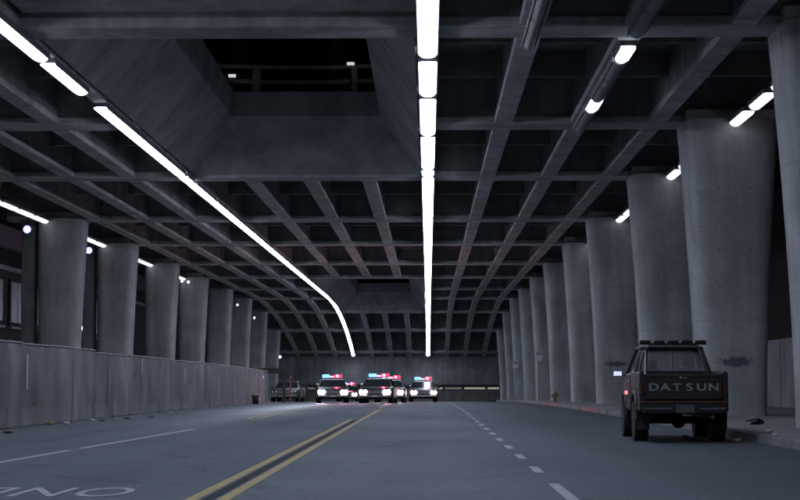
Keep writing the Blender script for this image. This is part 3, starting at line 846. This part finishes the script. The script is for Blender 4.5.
M_pwhite = mat('white_car_paint', (0.55, 0.55, 0.56), 0.35)
M_head = mat('headlight_on', (0.9, 0.9, 0.9), 0.2, emit=(1.0, 0.62, 0.76), estr=120)
M_headdim = mat('headlight_dim', (0.9, 0.9, 0.9), 0.2, emit=(1.0, 0.7, 0.82), estr=45)
M_lred = mat('red_beacon', (0.6, 0.03, 0.05), 0.25, emit=(1.0, 0.02, 0.07), estr=3.5)
M_lblue = mat('blue_beacon', (0.2, 0.45, 0.6), 0.25, emit=(0.14, 0.52, 0.95), estr=2.8)
M_spot = mat('beacon_flash', (0.9, 0.9, 0.9), 0.25, emit=(1.0, 0.08, 0.18), estr=380)
M_take = mat('takedown_lens', (0.7, 0.6, 0.65), 0.3, emit=(1.0, 0.5, 0.8), estr=1.3)
M_amber = mat('amber_lens', (0.4, 0.15, 0.03), 0.3, emit=(1.0, 0.4, 0.2), estr=0.6)
def sedan(name, x, d, yaw, label, cat, police=True, paint_m=None, lights=True, dx=0.0):
    body_m = paint_m or M_black
    root = empty(name, (x, d, zr(d)), R(yaw))
    root.rotation_euler = (0, 0, R(yaw))
    # +y is the front; rolling on the slope of the road
    secs = [(-2.62, .80, .40, .74), (-2.58, .90, .34, .86), (-2.45, .94, .28, .93), (-1.6, .96, .24, .97), (0.0, .97, .23, .98), (0.9, .97, .23, .99), (1.2, .96, .24, .97), (2.2, .94, .28, .90), (2.52, .92, .32, .86), (2.6, .84, .38, .80)]
    mb = MB(); mb.loft([rrect(w, a, b, y, 0.11) for y, w, a, b in secs]); mb.build('body', body_m, root, smooth=True)
    gb = [(-.84,-1.55,.94),(.84,-1.55,.94),(.84,.98,.95),(-.84,.98,.95)]; gt = [(-.66,-.95,1.40),(.66,-.95,1.40),(.66,.22,1.41),(-.66,.22,1.41)]
    mb = MB(); mb.hexa(gb, gt); mb.build('window_glass', M_glass, root)
    mb = MB(); mb.hexa([(-.69,-1.0,1.385),(.69,-1.0,1.385),(.69,.28,1.395),(-.69,.28,1.395)], [(-.62,-.9,1.45),(.62,-.9,1.45),(.62,.18,1.455),(-.62,.18,1.455)])
    mb.build('roof', M_pwhite if police else body_m, root, bevel=0.03)
    for s_ in (-1, 1):
        for (b0, t0) in (((s_*.85, .98, .95), (s_*.67, .24, 1.40)), ((s_*.85, -.2, .95), (s_*.68, -.3, 1.40)), ((s_*.85, -1.55, .95), (s_*.67, -.95, 1.40))):
            mb = MB(); mb.tube([b0, t0], 0.04, 6); mb.build('pillar', body_m, root)
        for ya, yb in ((-1.2, -.25), (-.2, .85)):
            mb = MB(); mb.box(s_*0.965-0.012, s_*0.965+0.012, ya, yb, .36, .9); dr = mb.build('door', M_pwhite if police else body_m, root, bevel=0.01)
            mb = MB(); mb.box(s_*0.985-0.012, s_*0.985+0.012, ya+0.06, ya+0.22, .78, .82); mb.build('handle', M_chrome, dr)
        mb = MB(); mb.lathe([(0.02,-0.02),(0.1,0.0),(0.1,0.05),(0.03,0.12)], 'y', (s_*1.04, .75, 1.02), 10); mb.build('mirror', body_m, root, smooth=True)
        for yy in (-1.55, 1.55): wheel(root, s_*0.80, yy, 0.34, 0.2, M_steel)
        for yy in (-1.55, 1.55):
            mb = MB(); mb.lathe([(0.40, s_*0.90), (0.40, s_*0.972)], 'x', (0, yy, .36), 20); mb.build('wheel_arch', M_under, root)
        for xx in (0.56, 0.78):
            mb = MB(); mb.lathe([(.115, 2.5), (.115, 2.6), (.09, 2.645), (.03, 2.665)], 'y', (s_*xx, 0, .68), 14); mb.build('headlight', (M_head if lights == 'on' else M_headdim) if lights else M_chrome, root, smooth=True)
        mb = MB(); mb.box(s_*.68-.2, s_*.68+.2, 2.6, 2.66, .50, .56); mb.build('turn_signal', M_amber if lights else M_off, root)
        mb = MB(); mb.box(s_*.74-.12, s_*.74+.12, -2.64, -2.59, .56, .72); mb.build('tail_light', mat('tail_red', (.3,.02,.02), .3), root)
    mb = MB(); mb.box(-.42, .42, 2.57, 2.62, .58, .77)
    gl = mb.build('grille', M_steel, root)
    for k in range(7):
        mb = MB(); mb.box(-.39+k*.12, -.36+k*.12, 2.61, 2.635, .59, .76); mb.build('grille_bar', M_chrome, gl)
    for yy, s_ in ((2.62, 1), (-2.62, -1)):
        mb = MB(); mb.box(-.9, .9, min(yy, yy+s_*.12), max(yy, yy+s_*.12), .36, .50); mb.build('bumper', M_steel, root, bevel=0.03)
        mb = MB(); yb = yy+s_*.125; mb.box(-.16, .16, min(yb, yb+s_*.01), max(yb, yb+s_*.01), .40, .48); mb.build('number_plate', M_pale, root)
    if police:
        mb = MB(); mb.box(-.60, .60, -.52, -.22, 1.50, 1.54); lb = mb.build('light_bar', M_steel, root)
        for s_ in (-1, 1):
            mb = MB(); mb.box(s_*.45-.05, s_*.45+.05, -.45, -.3, 1.44, 1.51); mb.build('foot', M_steel, lb)
        # seen from the front the blue lens is on the viewer's left
        for x0, x1, m_, nm in ((0.16, .6, M_lblue, 'blue_lens'), (-.6, -.12, M_lred, 'red_lens')):
            mb = MB(); mb.box(x0, x1, -.52, -.22, 1.54, 1.72); mb.build(nm, m_, lb, bevel=0.04)
        mb = MB(); mb.box(-.11, .15, -.5, -.24, 1.54, 1.64); mb.build('takedown_lamp', M_take, lb, bevel=0.03)
        mb = MB(); mb.lathe([(0.02, -.235), (.055, -.21), (.055, -.19), (.02, -.17)], 'y', (-.3, 0, 1.63), 10); mb.build('flash_lamp', M_spot, lb)
        mb = MB(); mb.lathe([(0.03, 1.05), (0.09, 1.0), (0.1, 1.08), (0.085, 1.09)], 'y', (0.9, 0, 1.08), 12); sp = mb.build('spotlight', M_chrome, root, smooth=True)
    tag(root, label, cat, 'police cars at the crest' if police else None)
    return root
sedan('police_car', -5.85, 107, 184, 'leftmost police car with glaring headlights and flashing light bar', 'police car', lights='on')
sedan('police_car', -2.9, 102.5, 177, 'nearest police car astride the yellow line in the middle', 'police car', lights='on')
sedan('police_car', -2.4, 113, 179, 'police car half hidden behind the nearest one in the middle', 'police car', lights='on')
sedan('police_car', -0.35, 122, 181, 'rightmost police car in the lane under the middle light row', 'police car', lights='dim')
sedan('police_car', -7.2, 158, 180, 'farthest police car, small and reddish between the two left cars', 'police car', lights='dim')
sedan('parked_car', -9.9, 124, 178, 'dark grey parked car beyond the end of the fence', 'car', police=False, paint_m=mat('grey_car_paint', (0.06, 0.06, 0.065), 0.4), lights=False)

# ------------------------------------------------------------------ pickup (rear axle at the origin, +y forward)
pu = empty('pickup_truck', (4.61, 32.5, 0), R(-2.0))
tag(pu, 'dark old pickup with roof light bar parked at the right kerb, rear to camera', 'pickup')
M_pk = mat('pickup_paint', (0.013, 0.012, 0.012), 0.55, var=0.45, vscale=3.0)
M_rust = mat('rusty_stripe', (0.10, 0.035, 0.025), 0.7, var=0.4, vscale=9)
M_lens = mat('dull_red_lens', (0.05, 0.008, 0.008), 0.35)
M_mark = mat('lit_red_marker', (0.6, 0.05, 0.06), 0.3, emit=(1.0, 0.22, 0.25), estr=1.4)
M_let = mat('letter_paint', (0.29, 0.285, 0.29), 0.6, var=0.3, vscale=12)
for x in (-0.70, 0.70):
    for yy in (0.0, 2.55): wheel(pu, x, yy, 0.352, 0.25, M_steel, True)
# bed
mb = MB(); mb.box(-.70, .70, -.95, .92, .74, .79); mb.build('bed_floor', M_under, pu)
for s_ in (-1, 1):
    # outer side with a wheel arch cut out of its outline
    arch = [(0.47*math.cos(q), 0.40 + 0.47*math.sin(q)) for q in [math.pi*k/10 for k in range(11)]]
    prof = [(-1.0, .56), (-1.0, 1.22), (.93, 1.22), (.93, .56), (.47, .56)] + [p for p in arch if p[1] > .56] + [(-.47, .56)]
    n = len(prof); mb = MB()
    xo, xi = s_*.79, s_*.70
    mb.add([(xo, a, b) for a, b in prof] + [(xi, a, b) for a, b in prof], [tuple(range(n)), tuple(range(2*n-1, n-1, -1))] + [(k, (k+1)%n, n+(k+1)%n, n+k) for k in range(n)])
    sd = mb.build('bed_side', M_pk, pu, bevel=0.012, seg=2)
    mb = MB(); mb.tube([(s_*.745, -1.0, 1.235), (s_*.745, .93, 1.235)], .038, 8); mb.build('bed_rail', M_pk, sd, smooth=True)
    # flared arch lip
    mb = MB(); mb.tube([(s_*.80, 0.49*math.cos(q), .40+0.49*math.sin(q)) for q in [math.pi*k/16 for k in range(17)]], .035, 8); mb.build('arch_lip', M_pk, sd, smooth=True)
    mb = MB(); mb.box(s_*.745-.035, s_*.745+.035, -1.035, -1.0, .84, 1.06); mb.build('tail_light', M_lens, pu, bevel=0.012)
    mb = MB(); mb.box(s_*.62-.09, s_*.62+.09, -.985, -.96, .63, .71); mb.build('reflector', M_lens, pu, bevel=0.01)
mb = MB(); mb.box(-.70, .70, .86, .92, .79, 1.22); mb.build('bed_front', M_pk, pu, bevel=0.01)
# tailgate with pressed frame and lettering
mb = MB(); mb.box(-.705, .705, -1.0, -.955, .76, 1.225); tg = mb.build('tailgate', M_pk, pu, bevel=0.015, seg=3)
for z0, z1 in ((1.165, 1.21), (.775, .81)):
    mb = MB(); mb.box(-.68, .68, -1.014, -.998, z0, z1); mb.build('tailgate_rib', M_pk, tg, bevel=0.008)
for s_ in (-1, 1):
    mb = MB(); mb.box(s_*.665-.02, s_*.665+.02, -1.013, -.998, .812, 1.163); mb.build('tailgate_rib', M_pk, tg, bevel=0.008)
mb = MB(); mb.box(-.07, .07, -1.03, -1.0, 1.13, 1.17); mb.build('tailgate_handle', M_chrome, tg, bevel=0.01)
lx = [-.535, -.33, -.12, .10, .315, .53]
for ch, x in zip('DATSUN', lx):
    t = text_mesh('letter', ch, M_let, 0.185, 0.004, 0.0035, 1.38, 0.98)
    t.parent = tg; t.location = (x, -1.004, .985); t.rotation_euler = (R(90), 0, 0)
mb = MB(); mb.box(-.78, .78, -1.006, -.94, .715, .745); mb.build('rust_stripe', M_rust, pu)
mb = MB(); mb.box(-.70, .70, -.99, -.93, .56, .71); mb.build('rear_panel', M_pk, pu)
# bumper and plate
mb = MB(); mb.box(-.74, .74, -1.2, -1.08, .52, .635); bpr = mb.build('bumper', M_black, pu, bevel=0.02, seg=3)
for x0, x1 in ((-.72, -.24), (.24, .72)):
    mb = MB(); mb.box(x0, x1, -1.208, -1.198, .60, .622); mb.build('bumper_trim', M_steel, bpr)
for s_ in (-1, 1):
    mb = MB(); mb.box(s_*.42-.03, s_*.42+.03, -1.09, -.9, .54, .6); mb.build('bracket', M_under, bpr)
mb = MB(); mb.box(-.16, .16, -1.215, -1.203, .54, .68); mb.build('number_plate', mat('plate_blue', (.085, .095, .10), .5, var=.25, vscale=30), bpr)
# chassis
for s_ in (-1, 1):
    mb = MB(); mb.box(s_*.42-.04, s_*.42+.04, -.95, 3.2, .50, .62); mb.build('frame_rail', M_under, pu)
mb = MB(); mb.tube([(-.6, 0, .36), (.6, 0, .36)], .045, 8); ax = mb.build('axle', M_under, pu)
mb = MB(); mb.lathe([(.05, -.14), (.13, -.05), (.13, .05), (.05, .14)], 'y', (0.0, 0, .36), 12); mb.build('differential', M_under, ax)
mb = MB(); mb.tube([(-.6, 2.55, .36), (.6, 2.55, .36)], .05, 8); mb.build('axle', M_under, pu)
mb = MB(); mb.box(-.3, .3, 1.9, 3.0, .38, .7); mb.build('engine_sump', M_under, pu)
mb = MB(); mb.tube([(.5, -1.1, .46), (.5, -.6, .46), (.35, .5, .48), (.2, 1.6, .48)], .03, 8); mb.build('exhaust_pipe', M_steel, pu)
for s_ in (-1, 1):
    mb = MB(); mb.box(s_*.70-.13, s_*.70+.13, -.47, -.455, .22, .56); mb.build('mud_flap', M_rub, pu)
# cab
mb = MB(); mb.loft([rrect(w, a, b, y, .07) for y, w, a, b in ((.97, .755, .52, 1.24), (1.1, .775, .50, 1.25), (2.3, .775, .50, 1.26), (2.42, .775, .52, 1.24))]); cabb = mb.build('cab_body', M_pk, pu, smooth=True)
mb = MB(); mb.loft([rrect(w, a, b, y, .07) for y, w, a, b in ((2.42, .765, .62, 1.20), (3.2, .755, .64, 1.13), (3.32, .72, .66, 1.08))]); hd = mb.build('hood', M_pk, pu, smooth=True)
for s_ in (-1, 1):
    mb = MB(); mb.lathe([(.40, s_*.60), (.42, s_*.785), (.39, s_*.79)], 'x', (0, 2.55, .42), 24); mb.build('front_arch', M_under, pu)
    mb = MB(); mb.tube([(s_*.785, 2.55+.44*math.cos(q), .42+.44*math.sin(q)) for q in [math.pi*k/14 for k in range(15)]], .035, 8); mb.build('arch_lip', M_pk, pu, smooth=True)
    mb = MB(); mb.box(s_*.60-.08, s_*.60+.08, 3.3, 3.35, .80, .96); mb.build('headlight', M_chrome, pu, bevel=.02)
    mb = MB(); mb.box(s_*.772-.012, s_*.772+.012, 1.22, 2.28, .56, 1.22); dr = mb.build('door', M_pk, pu, bevel=.01)
    mb = MB(); mb.box(s_*.79-.012, s_*.79+.012, 1.28, 1.42, 1.08, 1.11); mb.build('handle', M_chrome, dr)
mb = MB(); mb.box(-.76, .76, 3.36, 3.46, .50, .62); mb.build('front_bumper', M_steel, pu, bevel=.02)
# greenhouse: pillars, roof and glass, open inside so that light passes through
B = dict(rl=(-.70, 1.0, 1.24), rr=(.70, 1.0, 1.24), fl=(-.72, 2.36, 1.25), fr=(.72, 2.36, 1.25))
T = dict(rl=(-.56, 1.16, 1.70), rr=(.56, 1.16, 1.70), fl=(-.57, 1.95, 1.71), fr=(.57, 1.95, 1.71))
for k_ in B:
    mb = MB(); mb.tube([B[k_], T[k_]], .055, 8); mb.build('pillar', M_pk, pu, smooth=True)
mb = MB(); mb.loft([rrect(w, a, b, y, .035) for y, w, a, b in ((1.1, .58, 1.69, 1.735), (1.2, .62, 1.69, 1.765), (1.85, .62, 1.69, 1.765), (2.0, .58, 1.685, 1.735))]); mb.build('roof', M_pk, pu, smooth=True)
mb = MB(); mb.box(-.66, .66, .985, 1.03, 1.22, 1.29); mb.build('window_sill', M_pk, pu)
def gmat():
    m = bpy.data.materials.new('clear_glass'); m.use_nodes = True
    b = m.node_tree.nodes['Principled BSDF']
    b.inputs['Base Color'].default_value = (.30, .33, .36, 1); b.inputs['Alpha'].default_value = .35; b.inputs['Roughness'].default_value = .1
    return m
M_clear = gmat()
def pane(name, a, b, c, d, th=.006):
    A, B_, C, D = map(Vector, (a, b, c, d)); n = (B_-A).cross(D-A).normalized()*th
    mb = MB(); mb.hexa([A, B_, B_+n, A+n], [D, C, C+n, D+n]); return mb.build(name, M_clear, pu)
pane('rear_window', (-.62, 1.02, 1.28), (.62, 1.02, 1.28), (.51, 1.15, 1.68), (-.51, 1.15, 1.68))
pane('windscreen', (-.66, 2.33, 1.27), (.66, 2.33, 1.27), (.52, 1.98, 1.69), (-.52, 1.98, 1.69))
for s_ in (-1, 1): pane('side_window', (s_*.71, 1.08, 1.26), (s_*.715, 2.3, 1.27), (s_*.57, 1.93, 1.69), (s_*.56, 1.2, 1.69))
mb = MB(); mb.tube([(0, 1.005, 1.28), (0, 1.135, 1.69)], .014, 6); mb.build('window_divider', M_steel, pu)
for s_ in (-1, 1):
    mb = MB(); mb.box(s_*.36-.2, s_*.36+.2, 1.2, 1.32, .9, 1.33); st = mb.build('seat', M_rub, pu, bevel=.05)
    mb = MB(); mb.box(s_*.36-.11, s_*.36+.11, 1.22, 1.3, 1.36, 1.5); mb.build('headrest', M_rub, st, bevel=.04)
mb = MB(); mb.lathe([(.17, -.012), (.19, 0), (.17, .012)], 'y', (-.34, 1.95, 1.22), 18); mb.build('steering_wheel', M_rub, pu)
# roll bar with a row of covered lamps
mb = MB(); mb.tube([(-.66, .80, .80), (-.65, .80, 1.25), (-.56, .80, 1.66), (-.47, .80, 1.755), (.47, .80, 1.755), (.56, .80, 1.66), (.65, .80, 1.25), (.66, .80, .80)], .034, 10); rb = mb.build('roll_bar', M_steel, pu, smooth=True)
for s_ in (-1, 1):
    mb = MB(); mb.tube([(s_*.50, .80, 1.72), (s_*.62, -.2, .95), (s_*.63, -.3, .80)], .028, 8); mb.build('roll_bar_brace', M_black, rb, smooth=True)
mb = MB(); mb.box(-.63, .63, .77, .83, 1.785, 1.815); lbr = mb.build('lamp_rail', M_black, rb)
for x in (-.52, -.26, 0, .26, .52):
    mb = MB(); mb.box(x-.105, x+.105, .76, .87, 1.80, 1.87); mb.build('roof_lamp', M_black, lbr, bevel=.02)
# mirrors and the lit side marker
M_mirror = mat('mirror_glass', (.7, .72, .75), .28, 1.0)
for s_ in (-1, 1):
    mb = MB(); mb.tube([(s_*.77, 2.12, 1.2), (s_*.90, 2.08, 1.22)], .012, 6); am = mb.build('mirror_arm', M_black, pu)
    mb = MB(); mb.box(-.09, .09, -.012, .02, -.055, .055); mh = mb.build('mirror', M_black, am, bevel=.012)
    mb = MB(); mb.box(-.078, .078, -.022, -.012, -.043, .043); mg = mb.build('mirror_face', M_mirror, am)
    for o in (mh, mg): o.location = (s_*.95, 2.07, 1.24); o.rotation_euler = (R(-10), 0, R(-6.3 if s_ < 0 else 8))
mb = MB(); mb.box(-.815, -.785, 1.75, 2.1, .84, .91); mb.build('side_marker', M_mark, pu, bevel=.01)
